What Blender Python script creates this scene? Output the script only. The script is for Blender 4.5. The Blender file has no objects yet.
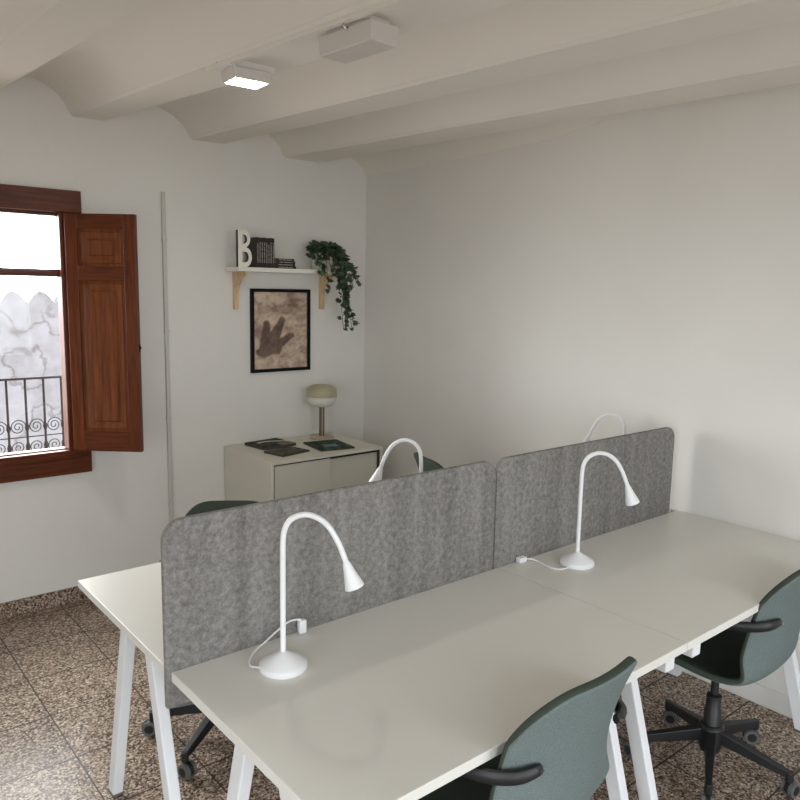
import bpy, bmesh, math, random
from mathutils import Vector, Matrix, noise
random.seed(7)
R = math.radians
C = bpy.context.scene.collection
sc = bpy.context.scene

# ------------------------------------------------------------------ materials
MAT = {}
def mat(name, color, rough=0.5, metal=0.0, spec=0.5, emit=None, estr=0.0, trans=0.0):
    m = bpy.data.materials.new(name); m.use_nodes = True
    b = m.node_tree.nodes['Principled BSDF']
    b.inputs['Base Color'].default_value = (*color, 1)
    b.inputs['Roughness'].default_value = rough
    b.inputs['Metallic'].default_value = metal
    b.inputs['Specular IOR Level'].default_value = spec
    if emit:
        b.inputs['Emission Color'].default_value = (*emit, 1)
        b.inputs['Emission Strength'].default_value = estr
    if trans: b.inputs['Transmission Weight'].default_value = trans
    MAT[name] = m
    return m
def nodes(m): return m.node_tree.nodes, m.node_tree.links, m.node_tree.nodes['Principled BSDF']
def add_bump(m, scale, strength, dist=0.01, detail=4, coord='Object'):
    n, l, b = nodes(m)
    tc = n.new('ShaderNodeTexCoord'); t = n.new('ShaderNodeTexNoise'); bu = n.new('ShaderNodeBump')
    t.inputs['Scale'].default_value = scale; t.inputs['Detail'].default_value = detail
    bu.inputs['Strength'].default_value = strength; bu.inputs['Distance'].default_value = dist
    l.new(tc.outputs[coord], t.inputs['Vector']); l.new(t.outputs['Fac'], bu.inputs['Height'])
    l.new(bu.outputs['Normal'], b.inputs['Normal'])
    return t, tc
def noise_color(m, scale, c0, c1, lo=0.35, hi=0.65, detail=4, stretch=None, rough=0.5):
    n, l, b = nodes(m)
    tc = n.new('ShaderNodeTexCoord'); mp = n.new('ShaderNodeMapping'); t = n.new('ShaderNodeTexNoise'); cr = n.new('ShaderNodeValToRGB')
    if stretch: mp.inputs['Scale'].default_value = stretch
    t.inputs['Scale'].default_value = scale; t.inputs['Detail'].default_value = detail; t.inputs['Roughness'].default_value = rough
    cr.color_ramp.elements[0].position = lo; cr.color_ramp.elements[1].position = hi
    cr.color_ramp.elements[0].color = (*c0, 1); cr.color_ramp.elements[1].color = (*c1, 1)
    l.new(tc.outputs['Object'], mp.inputs['Vector']); l.new(mp.outputs[0], t.inputs['Vector'])
    l.new(t.outputs['Fac'], cr.inputs['Fac']); l.new(cr.outputs['Color'], b.inputs['Base Color'])
    return cr

m_wall = mat('wall_paint', (0.75, 0.735, 0.705), 0.85, spec=0.2)
noise_color(m_wall, 1.3, (0.73, 0.715, 0.685), (0.77, 0.755, 0.725), 0.35, 0.65, 3)
add_bump(m_wall, 7, 0.25, 0.02, 3)
m_ceil = mat('ceiling_plaster', (0.76, 0.73, 0.68), 0.9, spec=0.15)
add_bump(m_ceil, 6, 0.3, 0.02, 3)
m_white = mat('white_melamine', (0.74, 0.73, 0.69), 0.38, spec=0.4)
m_wmetal = mat('white_powder_metal', (0.76, 0.77, 0.79), 0.42)
m_cab = mat('warm_white_cabinet', (0.66, 0.64, 0.555), 0.5)
m_cabdoor = mat('warm_white_door', (0.62, 0.60, 0.52), 0.5)
m_gap = mat('gap_shade', (0.03, 0.028, 0.025), 0.9)
m_wplastic = mat('white_plastic', (0.83, 0.84, 0.86), 0.35)
m_felt = mat('grey_felt', (0.3, 0.29, 0.28), 0.95, spec=0.1)
m_fabric = mat('sage_fabric', (0.17, 0.215, 0.205), 0.95, spec=0.15)
noise_color(m_fabric, 420, (0.112, 0.146, 0.142), (0.174, 0.210, 0.205), 0.35, 0.65, 2)
m_lining = mat('olive_lining', (0.06, 0.075, 0.06), 0.95, spec=0.1)
m_black = mat('black_plastic', (0.012, 0.012, 0.013), 0.45)
m_grey = mat('caster_grey', (0.12, 0.12, 0.12), 0.5)
m_steel = mat('steel', (0.5, 0.5, 0.5), 0.3, 1.0)
m_iron = mat('wrought_iron', (0.02, 0.015, 0.015), 0.8, spec=0.15)
m_pine = mat('pine', (0.62, 0.45, 0.26), 0.55)
noise_color(m_pine, 14, (0.56, 0.39, 0.21), (0.70, 0.53, 0.33), 0.35, 0.65, 4, (6, 6, 0.6))
m_shelf = mat('shelf_white', (0.78, 0.76, 0.69), 0.45)
m_bframe = mat('black_frame', (0.006, 0.005, 0.005), 0.5, spec=0.15)
m_letter = mat('letter_white', (0.80, 0.78, 0.70), 0.5)
m_letterside = mat('letter_dark', (0.02, 0.018, 0.016), 0.5)
m_book = mat('book_dark', (0.016, 0.011, 0.010), 0.5)
m_book2 = mat('book_brown', (0.030, 0.018, 0.015), 0.5)
m_paper = mat('paper', (0.62, 0.58, 0.50), 0.8)
m_ink = mat('pale_lettering', (0.42, 0.37, 0.35), 0.7)
m_pot = mat('pot_cream', (0.55, 0.58, 0.48), 0.4)
m_soil = mat('soil', (0.03, 0.02, 0.015), 0.95)
m_leaf = mat('ivy_leaf', (0.02, 0.06, 0.022), 0.45)
noise_color(m_leaf, 26, (0.008, 0.024, 0.010), (0.042, 0.080, 0.034), 0.35, 0.65, 2)
m_stem = mat('ivy_stem', (0.06, 0.07, 0.025), 0.6)
m_beige = mat('beige_lacquer', (0.42, 0.39, 0.25), 0.4)
m_opal = mat('opal_glass', (0.74, 0.73, 0.66), 0.35)
m_smoke = mat('bronze_stem', (0.16, 0.125, 0.085), 0.35, 0.4)
m_base = mat('beige_base', (0.46, 0.40, 0.31), 0.4)
m_trunk = mat('trunking_white', (0.56, 0.54, 0.50), 0.5)
m_light = mat('light_housing', (0.62, 0.59, 0.57), 0.45)
m_light2 = mat('light_housing_lens', (0.72, 0.70, 0.69), 0.4)
m_led = mat('led_panel', (1, 1, 1), 0.5, emit=(1.0, 0.97, 0.9), estr=110)

# felt: mottled grey with faint vertical streaks
n, l, b = nodes(m_felt)
tc = n.new('ShaderNodeTexCoord')
n1 = n.new('ShaderNodeTexNoise'); n1.inputs['Scale'].default_value = 170; n1.inputs['Detail'].default_value = 6; n1.inputs['Roughness'].default_value = 0.7
n2 = n.new('ShaderNodeTexNoise'); n2.inputs['Scale'].default_value = 1; n2.inputs['Detail'].default_value = 2
mp = n.new('ShaderNodeMapping'); mp.inputs['Scale'].default_value = (17, 1, 1.0)
n3 = n.new('ShaderNodeTexNoise'); n3.inputs['Scale'].default_value = 60; n3.inputs['Detail'].default_value = 4
ad = n.new('ShaderNodeMath'); ad.operation = 'MULTIPLY_ADD'; ad.inputs[1].default_value = 0.34
ad2 = n.new('ShaderNodeMath'); ad2.operation = 'MULTIPLY_ADD'; ad2.inputs[1].default_value = 0.5
cr = n.new('ShaderNodeValToRGB')
cr.color_ramp.elements[0].position = 0.52; cr.color_ramp.elements[1].position = 0.86
cr.color_ramp.elements[0].color = (0.128, 0.122, 0.117, 1); cr.color_ramp.elements[1].color = (0.31, 0.30, 0.285, 1)
l.new(tc.outputs['Object'], n1.inputs['Vector']); l.new(tc.outputs['Object'], mp.inputs['Vector']); l.new(mp.outputs[0], n2.inputs['Vector']); l.new(tc.outputs['Object'], n3.inputs['Vector'])
l.new(n2.outputs['Fac'], ad.inputs[0]); 
mul = n.new('ShaderNodeMath'); mul.operation = 'MULTIPLY'; mul.inputs[1].default_value = 0.55
l.new(n1.outputs['Fac'], mul.inputs[0]); l.new(mul.outputs[0], ad.inputs[2])
l.new(n3.outputs['Fac'], ad2.inputs[0]); l.new(ad.outputs[0], ad2.inputs[2])
l.new(ad2.outputs[0], cr.inputs['Fac']); l.new(cr.outputs['Color'], b.inputs['Base Color'])

# wood of the window and shutter
def wood(name, c0, c1, vert=True, rough=0.32):
    m = mat(name, c0, rough, spec=0.22)
    noise_color(m, 3.0, c0, c1, 0.3, 0.7, 6, (22, 22, 1.2) if vert else (1.2, 22, 22), 0.65)
    return m
m_wood = wood('mahogany_upright', (0.052, 0.011, 0.0035), (0.150, 0.038, 0.011))
m_woodh = wood('mahogany_rail', (0.050, 0.011, 0.0035), (0.140, 0.036, 0.011), False)
m_woodlt = wood('mahogany_panel', (0.075, 0.019, 0.006), (0.200, 0.060, 0.018))

# terrazzo tiles
def terrazzo(name, tiles=True):
    m = mat(name, (0.3, 0.24, 0.18), 0.28, spec=0.2)
    n, l, b = nodes(m)
    g = n.new('ShaderNodeNewGeometry')
    v = n.new('ShaderNodeTexVoronoi'); v.inputs['Scale'].default_value = 150
    dn = n.new('ShaderNodeTexNoise'); dn.inputs['Scale'].default_value = 90
    dm = n.new('ShaderNodeVectorMath'); dm.operation = 'MULTIPLY_ADD'; dm.inputs[1].default_value = (0.006,)*3
    l.new(g.outputs['Position'], dn.inputs['Vector']); l.new(dn.outputs['Color'], dm.inputs[0]); l.new(g.outputs['Position'], dm.inputs[2]); l.new(dm.outputs[0], v.inputs['Vector'])
    sp = n.new('ShaderNodeSeparateColor'); l.new(v.outputs['Color'], sp.inputs[0])
    cr = n.new('ShaderNodeValToRGB'); cr.color_ramp.interpolation = 'CONSTANT'
    cols = [(0.0, (0.055, 0.036, 0.028)), (0.17, (0.16, 0.115, 0.088)), (0.33, (0.28, 0.215, 0.165)), (0.52, (0.40, 0.325, 0.26)), (0.72, (0.56, 0.49, 0.42)), (0.9, (0.20, 0.125, 0.095))]
    e = cr.color_ramp.elements
    e[0].position, e[0].color = cols[0][0], (*cols[0][1], 1); e[1].position, e[1].color = cols[1][0], (*cols[1][1], 1)
    for p_, c_ in cols[2:]:
        q = e.new(p_); q.color = (*c_, 1)
    l.new(sp.outputs[0], cr.inputs['Fac'])
    v2 = n.new('ShaderNodeTexVoronoi'); v2.inputs['Scale'].default_value = 200; l.new(g.outputs['Position'], v2.inputs['Vector'])
    sp2 = n.new('ShaderNodeSeparateColor'); l.new(v2.outputs['Color'], sp2.inputs[0])
    mx = n.new('ShaderNodeMix'); mx.data_type = 'RGBA'; mx.blend_type = 'MULTIPLY'; mx.inputs['Factor'].default_value = 0.55
    l.new(cr.outputs['Color'], mx.inputs['A'])
    cr2 = n.new('ShaderNodeValToRGB'); cr2.color_ramp.elements[0].color = (0.35, 0.32, 0.3, 1); cr2.color_ramp.elements[1].color = (1.35, 1.3, 1.2, 1)
    l.new(sp2.outputs[1], cr2.inputs['Fac']); l.new(cr2.outputs['Color'], mx.inputs['B'])
    out = mx.outputs['Result']
    if tiles:
        xyz = n.new('ShaderNodeSeparateXYZ'); l.new(g.outputs['Position'], xyz.inputs[0])
        T = 0.336
        ds = []; cells = []
        for ax, off in ((0, -2.336), (1, -1.424)):
            a1 = n.new('ShaderNodeMath'); a1.operation = 'SUBTRACT'; a1.inputs[1].default_value = off - 30*T; l.new(xyz.outputs[ax], a1.inputs[0])
            a2 = n.new('ShaderNodeMath'); a2.operation = 'DIVIDE'; a2.inputs[1].default_value = T; l.new(a1.outputs[0], a2.inputs[0])
            fl = n.new('ShaderNodeMath'); fl.operation = 'FLOOR'; l.new(a2.outputs[0], fl.inputs[0]); cells.append(fl)
            pp = n.new('ShaderNodeMath'); pp.operation = 'PINGPONG'; pp.inputs[1].default_value = 0.5; l.new(a2.outputs[0], pp.inputs[0]); ds.append(pp)
        mn = n.new('ShaderNodeMath'); mn.operation = 'MINIMUM'; l.new(ds[0].outputs[0], mn.inputs[0]); wd_ = n.new('ShaderNodeMath'); wd_.operation = 'MULTIPLY'; wd_.inputs[1].default_value = .78; l.new(ds[1].outputs[0], wd_.inputs[0]); l.new(wd_.outputs[0], mn.inputs[1])
        lt = n.new('ShaderNodeMath'); lt.operation = 'LESS_THAN'; lt.inputs[1].default_value = 0.0075; l.new(mn.outputs[0], lt.inputs[0])
        cb = n.new('ShaderNodeCombineXYZ'); l.new(cells[0].outputs[0], cb.inputs[0]); l.new(cells[1].outputs[0], cb.inputs[1])
        wn = n.new('ShaderNodeTexWhiteNoise'); wn.noise_dimensions = '2D'; l.new(cb.outputs[0], wn.inputs['Vector'])
        mr = n.new('ShaderNodeMapRange'); mr.inputs[3].default_value = 0.86; mr.inputs[4].default_value = 1.12; l.new(wn.outputs['Value'], mr.inputs[0])
        hs = n.new('ShaderNodeHueSaturation'); l.new(mr.outputs[0], hs.inputs['Value']); l.new(out, hs.inputs['Color'])
        m2 = n.new('ShaderNodeMix'); m2.data_type = 'RGBA'; l.new(lt.outputs[0], m2.inputs['Factor']); l.new(hs.outputs[0], m2.inputs['A']); m2.inputs['B'].default_value = (0.035, 0.026, 0.02, 1)
        out = m2.outputs['Result']
    l.new(out, b.inputs['Base Color'])
    return m
m_floor = terrazzo('terrazzo_tiles'); m_tbase = terrazzo('terrazzo_skirting', False)

# weathered wall across the street
m_fac = mat('weathered_render', (0.2, 0.19, 0.2), 0.9, spec=0.1)
cr = noise_color(m_fac, 3.0, (0.175, 0.166, 0.170), (0.225, 0.215, 0.228), 0.40, 0.60, 8, None, 0.6)

fn, fl, fb = nodes(m_fac)
ftc = fn.new('ShaderNodeTexCoord'); fno = fn.new('ShaderNodeTexNoise'); fno.inputs['Scale'].default_value = 1.7; fno.inputs['Detail'].default_value = 5
fsu = fn.new('ShaderNodeMath'); fsu.operation = 'SUBTRACT'; fsu.inputs[1].default_value = .5
fab = fn.new('ShaderNodeMath'); fab.operation = 'ABSOLUTE'
fra = fn.new('ShaderNodeValToRGB'); fra.color_ramp.elements[0].color = (.62, .58, .55, 1); fra.color_ramp.elements[1].color = (1, 1, 1, 1); fra.color_ramp.elements[1].position = .022
fmx = fn.new('ShaderNodeMix'); fmx.data_type = 'RGBA'; fmx.blend_type = 'MULTIPLY'; fmx.inputs['Factor'].default_value = 1
fl.new(ftc.outputs['Object'], fno.inputs['Vector']); fl.new(fno.outputs['Fac'], fsu.inputs[0]); fl.new(fsu.outputs[0], fab.inputs[0]); fl.new(fab.outputs[0], fra.inputs['Fac'])
fl.new(cr.outputs['Color'], fmx.inputs['A']); fl.new(fra.outputs['Color'], fmx.inputs['B']); fl.new(fmx.outputs['Result'], fb.inputs['Base Color'])

m_glass = bpy.data.materials.new('window_glass'); m_glass.use_nodes = True
gn, gl = m_glass.node_tree.nodes, m_glass.node_tree.links
gn.remove(gn['Principled BSDF'])
tr = gn.new('ShaderNodeBsdfTransparent'); gs = gn.new('ShaderNodeBsdfGlossy'); gs.inputs['Roughness'].default_value = 0.02
ms = gn.new('ShaderNodeMixShader'); ms.inputs[0].default_value = 0.015
gl.new(tr.outputs[0], ms.inputs[1]); gl.new(gs.outputs[0], ms.inputs[2]); gl.new(ms.outputs[0], gn['Material Output'].inputs['Surface'])

def attr_mat(name, rough=0.5, spec=0.4):
    m = mat(name, (0.5, 0.5, 0.5), rough, spec=spec)
    n, l, b = nodes(m); a = n.new('ShaderNodeAttribute'); a.attribute_name = 'Print'
    l.new(a.outputs['Color'], b.inputs['Base Color']); return m
m_print = attr_mat('printed_poster', 0.35); m_cover = attr_mat('printed_cover', 0.7, 0.12)

# ------------------------------------------------------------------ mesh helpers
def obj(name, bm, m, parent=None, bevel=0, seg=2, smooth=False, mats=None):
    me = bpy.data.meshes.new(name)
    bmesh.ops.recalc_face_normals(bm, faces=bm.faces)
    bm.to_mesh(me); bm.free()
    for mm in (mats or [m]): me.materials.append(mm)
    o = bpy.data.objects.new(name, me); C.objects.link(o)
    if parent: o.parent = parent
    if smooth:
        for p in me.polygons: p.use_smooth = True
        try: me.set_sharp_from_angle(angle=R(40))
        except Exception: pass
    if bevel:
        b = o.modifiers.new('bevel', 'BEVEL'); b.width = bevel; b.segments = seg; b.limit_method = 'ANGLE'; b.angle_limit = R(40)
    return o
def tag(o, label=None, cat=None, group=None, kind=None):
    if label: o['label'] = label
    if cat: o['category'] = cat
    if group: o['group'] = group
    if kind: o['kind'] = kind
    return o
def thing(name, label, cat, loc=(0, 0, 0), rz=0, group=None):
    o = bpy.data.objects.new(name, None); C.objects.link(o)
    o.location = loc; o.rotation_euler = (0, 0, rz); o.empty_display_size = 0.1
    return tag(o, label, cat, group)
def dup_tree(o, parent=None):
    c = o.copy(); C.objects.link(c)
    if parent: c.parent = parent
    for ch in list(o.children): dup_tree(ch, c)
    return c
def B(): return bmesh.new()
def box(bm, x0, x1, y0, y1, z0, z1, M=None):
    vs = [bm.verts.new(Vector((x, y, z)) if M is None else M @ Vector((x, y, z))) for x in (x0, x1) for y in (y0, y1) for z in (z0, z1)]
    for f in ((0, 1, 3, 2), (4, 6, 7, 5), (0, 4, 5, 1), (2, 3, 7, 6), (0, 2, 6, 4), (1, 5, 7, 3)):
        bm.faces.new([vs[i] for i in f])
    return bm
def hexa(bm, pts):   # 8 points: bottom 4 then top 4
    vs = [bm.verts.new(p) for p in pts]
    for f in ((3, 2, 1, 0), (4, 5, 6, 7), (0, 1, 5, 4), (1, 2, 6, 5), (2, 3, 7, 6), (3, 0, 4, 7)):
        bm.faces.new([vs[i] for i in f])
    return bm
def lathe(bm, prof, seg=32, c=(0, 0, 0)):
    rings = []
    for r, z in prof:
        if r < 1e-6: rings.append([bm.verts.new((c[0], c[1], c[2]+z))])
        else: rings.append([bm.verts.new((c[0]+r*math.cos(2*math.pi*i/seg), c[1]+r*math.sin(2*math.pi*i/seg), c[2]+z)) for i in range(seg)])
    for a, b_ in zip(rings, rings[1:]):
        if len(a) == 1 and len(b_) == 1: continue
        for i in range(seg):
            j = (i+1) % seg
            if len(a) == 1: bm.faces.new((a[0], b_[j], b_[i]))
            elif len(b_) == 1: bm.faces.new((a[i], a[j], b_[0]))
            else: bm.faces.new((a[i], a[j], b_[j], b_[i]))
    return bm
def catmull(pts, n=8):
    pts = [Vector(p) for p in pts]; out = []
    P = [pts[0]*2-pts[1]] + pts + [pts[-1]*2-pts[-2]]
    for i in range(1, len(P)-2):
        for k in range(n):
            t = k/n; a, b_, c, d = P[i-1], P[i], P[i+1], P[i+2]
            out.append(0.5*((2*b_)+(c-a)*t+(2*a-5*b_+4*c-d)*t*t+(3*b_-a-3*c+d)*t**3))
    out.append(pts[-1]); return out
def tube(bm, pts, r, seg=10, cap=True, flat=1.0):
    pts = [Vector(p) for p in pts]; rings = []; nrm = None
    rr = r if isinstance(r, (list, tuple)) else [r]*len(pts)
    for i, p in enumerate(pts):
        t = (pts[min(i+1, len(pts)-1)]-pts[max(i-1, 0)]).normalized()
        if nrm is None:
            nrm = t.orthogonal().normalized() if abs(t.z) > 0.9 else t.cross(Vector((0, 0, 1))).normalized()
        nrm = (nrm - t*nrm.dot(t)).normalized(); bn = t.cross(nrm)
        rings.append([bm.verts.new(p+rr[i]*(nrm*math.cos(2*math.pi*k/seg)+bn*flat*math.sin(2*math.pi*k/seg))) for k in range(seg)])
    for a, b_ in zip(rings, rings[1:]):
        for k in range(seg): bm.faces.new((a[k], a[(k+1) % seg], b_[(k+1) % seg], b_[k]))
    if cap: bm.faces.new(rings[0][::-1]); bm.faces.new(rings[-1])
    return bm
def prism(bm, poly, d0, d1, plane='xz'):
    """closed outline extruded along the third axis"""
    def P(a, b_, d): return (a, d, b_) if plane == 'xz' else ((d, a, b_) if plane == 'yz' else (a, b_, d))
    A = [bm.verts.new(P(a, b_, d0)) for a, b_ in poly]; Bv = [bm.verts.new(P(a, b_, d1)) for a, b_ in poly]
    bm.faces.new(A); bm.faces.new(Bv[::-1])
    for i in range(len(poly)):
        j = (i+1) % len(poly); bm.faces.new((A[i], Bv[i], Bv[j], A[j]))
    return bm
def rrect(w, h, r, seg=8, cx=0, cy=0):
    out = []
    for sx, sy, a0 in ((1, 1, 0), (-1, 1, 90), (-1, -1, 180), (1, -1, 270)):
        for k in range(seg+1):
            a = R(a0+90*k/seg); out.append((cx+sx*(w/2-r)+r*math.cos(a), cy+sy*(h/2-r)+r*math.sin(a)))
    return out

# ------------------------------------------------------------------ the room
XR, XL, YB = 0.022, -4.6, -5.4
H = 3.0
WX0, WX1, WZ0, WZ1 = -3.00, -1.905, 0.838, 2.05      # window opening
def struct(name, bm, m, **k):
    o = obj(name, bm, m, **k); o['kind'] = 'structure'; return o
struct('floor', box(B(), XL-.2, XR+.2, YB-.2, .2, -.1, 0), m_floor)
bm = B(); t = .12
box(bm, XL-.2, WX0-.02, 0, t, 0, H); box(bm, WX1+.02, XR+.2, 0, t, 0, H)
box(bm, WX0-.02, WX1+.02, 0, t, 0, WZ0-.03); box(bm, WX0-.02, WX1+.02, 0, t, WZ1+.02, H)
struct('wall_window', bm, m_wall)
struct('wall_right', box(B(), XR, XR+.2, YB-.2, 0, 0, H), m_wall)
# hidden side of the room: two balcony openings behind the camera and an added left one, shaped for their light
bm = B(); o1 = [(-3.9, -2.7), (-1.9, -0.7)]
xs = [XL-.2, -3.9, -2.7, -1.9, -.7, XR+.2]
for i in (0, 2, 4): box(bm, xs[i], xs[i+1], YB-.2, YB, 0, H)
for a, b_ in o1: box(bm, a, b_, YB-.2, YB, 2.3, H)
struct('wall_back', bm, m_wall)
bm = B()
box(bm, XL-.2, XL, YB, -4.6, 0, H); box(bm, XL-.2, XL, -3.2, 0, 0, H); box(bm, XL-.2, XL, -4.6, -3.2, 2.1, H)
struct('wall_left', bm, m_wall)
# ceiling: masonry vaults between beams   (xL0, slopeL, xR0, slopeR, z)
beams = [(-4.95, .07, -4.72, .07, 2.55), (-4.30, .07, -4.08, .07, 2.55), (-3.68, .06, -3.46, .06, 2.55), (-3.04, .055, -2.84, .06, 2.55),
         (-2.40, .055, -2.20, .066, 2.555), (-1.838, .089, -1.667, .137, 2.53), (-1.205, .095, -0.995, .105, 2.505), (-.611, .10, -.358, .10, 2.48)]
bm = B(); ys = [0.06] + [-.4*i for i in range(0, 16)] + [YB-.1]
def bx(bq, y): yy = min(0, y); return bq[0]-bq[1]*yy, bq[2]-bq[3]*yy
rows = []
for y in ys:
    row = []
    for i, bq in enumerate(beams):
        a, b_ = bx(bq, y); z = bq[4]+.010
        row += [(a, y, z), (b_, y, z)]
        if i+1 < len(beams): c, zc = bx(beams[i+1], y)[0], beams[i+1][4]+.010
        else: c, zc = max(XR+.02, b_+.25), 2.40
        rise = .128 if i+1 < len(beams) else .12
        for k in range(1, 14):
            t_ = k/14; s = (1-abs(2*t_-1)**2.0)**.72
            row.append((b_+(c-b_)*t_, y, z+(zc-z)*t_+rise*s))
        if i+1 == len(beams): row.append((c, y, zc))
    rows.append([bm.verts.new(p) for p in row])
for r0, r1 in zip(rows, rows[1:]):
    for k in range(len(r0)-1): bm.faces.new((r0[k], r0[k+1], r1[k+1], r1[k]))
struct('ceiling', bm, m_ceil, smooth=True)
struct('roof_slab', box(B(), XL-.2, XR+.2, YB-.2, .12, 2.78, 2.9), m_ceil)
for i, bq in enumerate(beams):
    bm = B(); a0, b0 = bx(bq, 0); a1, b1 = bx(bq, YB); z0, z1 = bq[4], bq[4]+.03
    N = 24; rr = []
    for k in range(N+1):
        y = .05 + (YB-.05-.05)*k/N; a, b_ = bx(bq, y); w = .004*noise.noise((i*3.1, y*1.7, 0))
        rr.append([bm.verts.new(p) for p in ((a+.010, y, z1), (a-.002, y, z0+.012+w), (a+.010, y, z0+w), (b_-.010, y, z0-w), (b_+.002, y, z0+.012-w), (b_-.010, y, z1))])
    for p_, q_ in zip(rr, rr[1:]):
        for k in range(5): bm.faces.new((p_[k], p_[k+1], q_[k+1], q_[k]))
    bm.faces.new(rr[0]); bm.faces.new(rr[-1])
    struct('trim_%d' % (i+1), bm, m_ceil, smooth=True)
struct('baseboard_window', box(B(), XL, XR, -.012, .001, 0, .078), m_tbase)
struct('baseboard_right', box(B(), XR-.014, XR+.001, YB, -.012, 0, .085), m_wall, bevel=.003)
bm = B(); box(bm, XL-.001, XL+.012, YB, -4.6, 0, .078); box(bm, XL-.001, XL+.012, -3.2, -.012, 0, .078); struct('baseboard_left', bm, m_tbase)

# ------------------------------------------------------------------ window in the window wall
def ring(bm, x0, x1, z0, z1, w, y0, y1, wb=None):
    wb = wb or w
    box(bm, x0, x0+w, y0, y1, z0, z1); box(bm, x1-w, x1, y0, y1, z0, z1)
    box(bm, x0+w, x1-w, y0, y1, z1-w, z1); box(bm, x0+w, x1-w, y0, y1, z0, z0+wb); return bm
bm = B()
ci, co = -1.93, -1.813
box(bm, co-.112, co, -.038, .0, .838, 2.052)                       # right casing board
box(bm, -3.10, -2.985, -.038, 0, .838, 2.052)
win = struct('window_1', bm, m_wood, bevel=.004)
bm = B()
box(bm, -3.10, co, -.04, 0, 2.052, 2.162); box(bm, -3.10, co, -.042, 0, .71, .838)
struct('window_casing_rail', bm, m_woodh, parent=win, bevel=.004)
bm = B(); ring(bm, WX0-.02, WX1+.02, WZ0-.03, WZ1+.02, .035, 0.001, .06)
struct('window_frame', bm, m_wood, parent=win, bevel=.004)
bm = B(); box(bm, WX0+.015, WX1-.015, .008, .05, 1.732, 1.770); box(bm, WX0+.015, WX1-.015, .0, .058, 1.740, 1.762)
struct('transom_bar', bm, m_woodh, parent=win, bevel=.003)
bm = B(); box(bm, WX0+.012, WX1-.012, .028, .032, WZ0+.005, 1.745); struct('window_pane', bm, m_glass, parent=win)
bm = B(); box(bm, WX0+.012, WX1-.012, .028, .032, 1.760, WZ1-.012); struct('window_pane', bm, m_glass, parent=win)
bm = B()
for z in (.800,): box(bm, -2.985, co-.06, -.046, -.04, z, z+.02)
struct('casing_moulding', bm, m_woodh, parent=win, bevel=.003)

# shutter, swung open into the room
SW, SH0, SH1 = .358, .840, 2.046
sh = thing('window_shutter', 'reddish brown wooden window shutter with two raised panels, swung open into the room', 'shutter', (-1.899, -.052, 0), R(-42))
T = .016
for a, b_ in ((0, .062), (SW-.062, SW)): obj('stile', box(B(), a, b_, -T, T, SH0, SH1), m_wood, sh, bevel=.003)
for a, b_ in ((SH0, SH0+.105), (1.715, 1.790), (SH1-.075, SH1)): obj('rail', box(B(), .062, SW-.062, -T, T, a, b_), m_woodh, sh, bevel=.003)
def raised(z0, z1):
    bm = B(); x0, x1 = .062, SW-.062
    for s in (-1, 1):
        loops = []
        for ins, y in ((0, .006), (.012, .006), (.016, .010), (.05, .004), (.056, .010)):
            loops.append([bm.verts.new(p) for p in ((x0+ins, s*y, z0+ins), (x1-ins, s*y, z0+ins), (x1-ins, s*y, z1-ins), (x0+ins, s*y, z1-ins))])
        for p_, q_ in zip(loops, loops[1:]):
            for k in range(4): bm.faces.new((p_[k], p_[(k+1) % 4], q_[(k+1) % 4], q_[k]))
        bm.faces.new(loops[-1])
    return bm
o = obj('raised_panel', raised(1.790, SH1-.075), m_woodlt, sh); o['label'] = 'small square upper panel'
o = obj('raised_panel', raised(SH0+.105, 1.715), m_woodlt, sh); o['label'] = 'tall lower panel'
for z in (1.0, 1.45, 1.9):
    bm = B(); tube(bm, [(-.003, .006, z-.03), (-.003, .006, z+.03)], .005, 8); obj('hinge', bm, m_iron, sh, smooth=True)
bm = B(); box(bm, SW-.004, SW+.009, -.004, .004, 1.375, 1.388); box(bm, SW-.001, SW+.003, -.009, .009, 1.36, 1.40); obj('latch', bm, m_iron, sh, bevel=.002)

# balcony railing outside
rl = thing('balcony_railing', 'black wrought iron balcony railing with scrolls outside the window', 'railing', (0, .50, 0))
yo = 0
bm = B(); box(bm, -3.4, -1.775, -.012, .012, 1.158, 1.170); obj('top_rail', bm, m_iron, rl)
bm = B(); box(bm, -3.4, -1.775, -.010, .010, .705, .716); obj('bottom_rail', bm, m_iron, rl)
pitch = .0965; bars = [-1.803-pitch*i for i in range(17)]
for x in bars:
    bm = B(); tube(bm, [(x, 0, .700), (x, 0, 1.162)], .0065, 8)
    for zc, rk, hh in ((.884, .013, .022), (.772, .013, .026)):
        lathe(bm, [(.006, -hh), (rk*.8, -hh*.5), (rk, 0), (rk*.8, hh*.5), (.006, hh)], 10, (x, 0, zc))
    obj('baluster', bm, m_iron, rl, smooth=True)
for x0, x1 in zip(bars, bars[1:]):
    cx = (x0+x1)/2
    for zc, s in ((.888, 1), (.770, -1)):
        pts = []
        for k in range(46):
            a = k/45*2*math.pi*2.1; rr_ = .043*(1-k/45*.86)
            pts.append((cx+rr_*math.cos(a), 0, zc+s*rr_*math.sin(a)*1.05))
        bm = B(); tube(bm, pts, .0028, 5); obj('scroll', bm, m_iron, rl, smooth=True)
bm = B(); tube(bm, [(-3.4, 0, .829), (-1.79, 0, .829)], .0035, 6); obj('middle_wire', bm, m_iron, rl)

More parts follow.
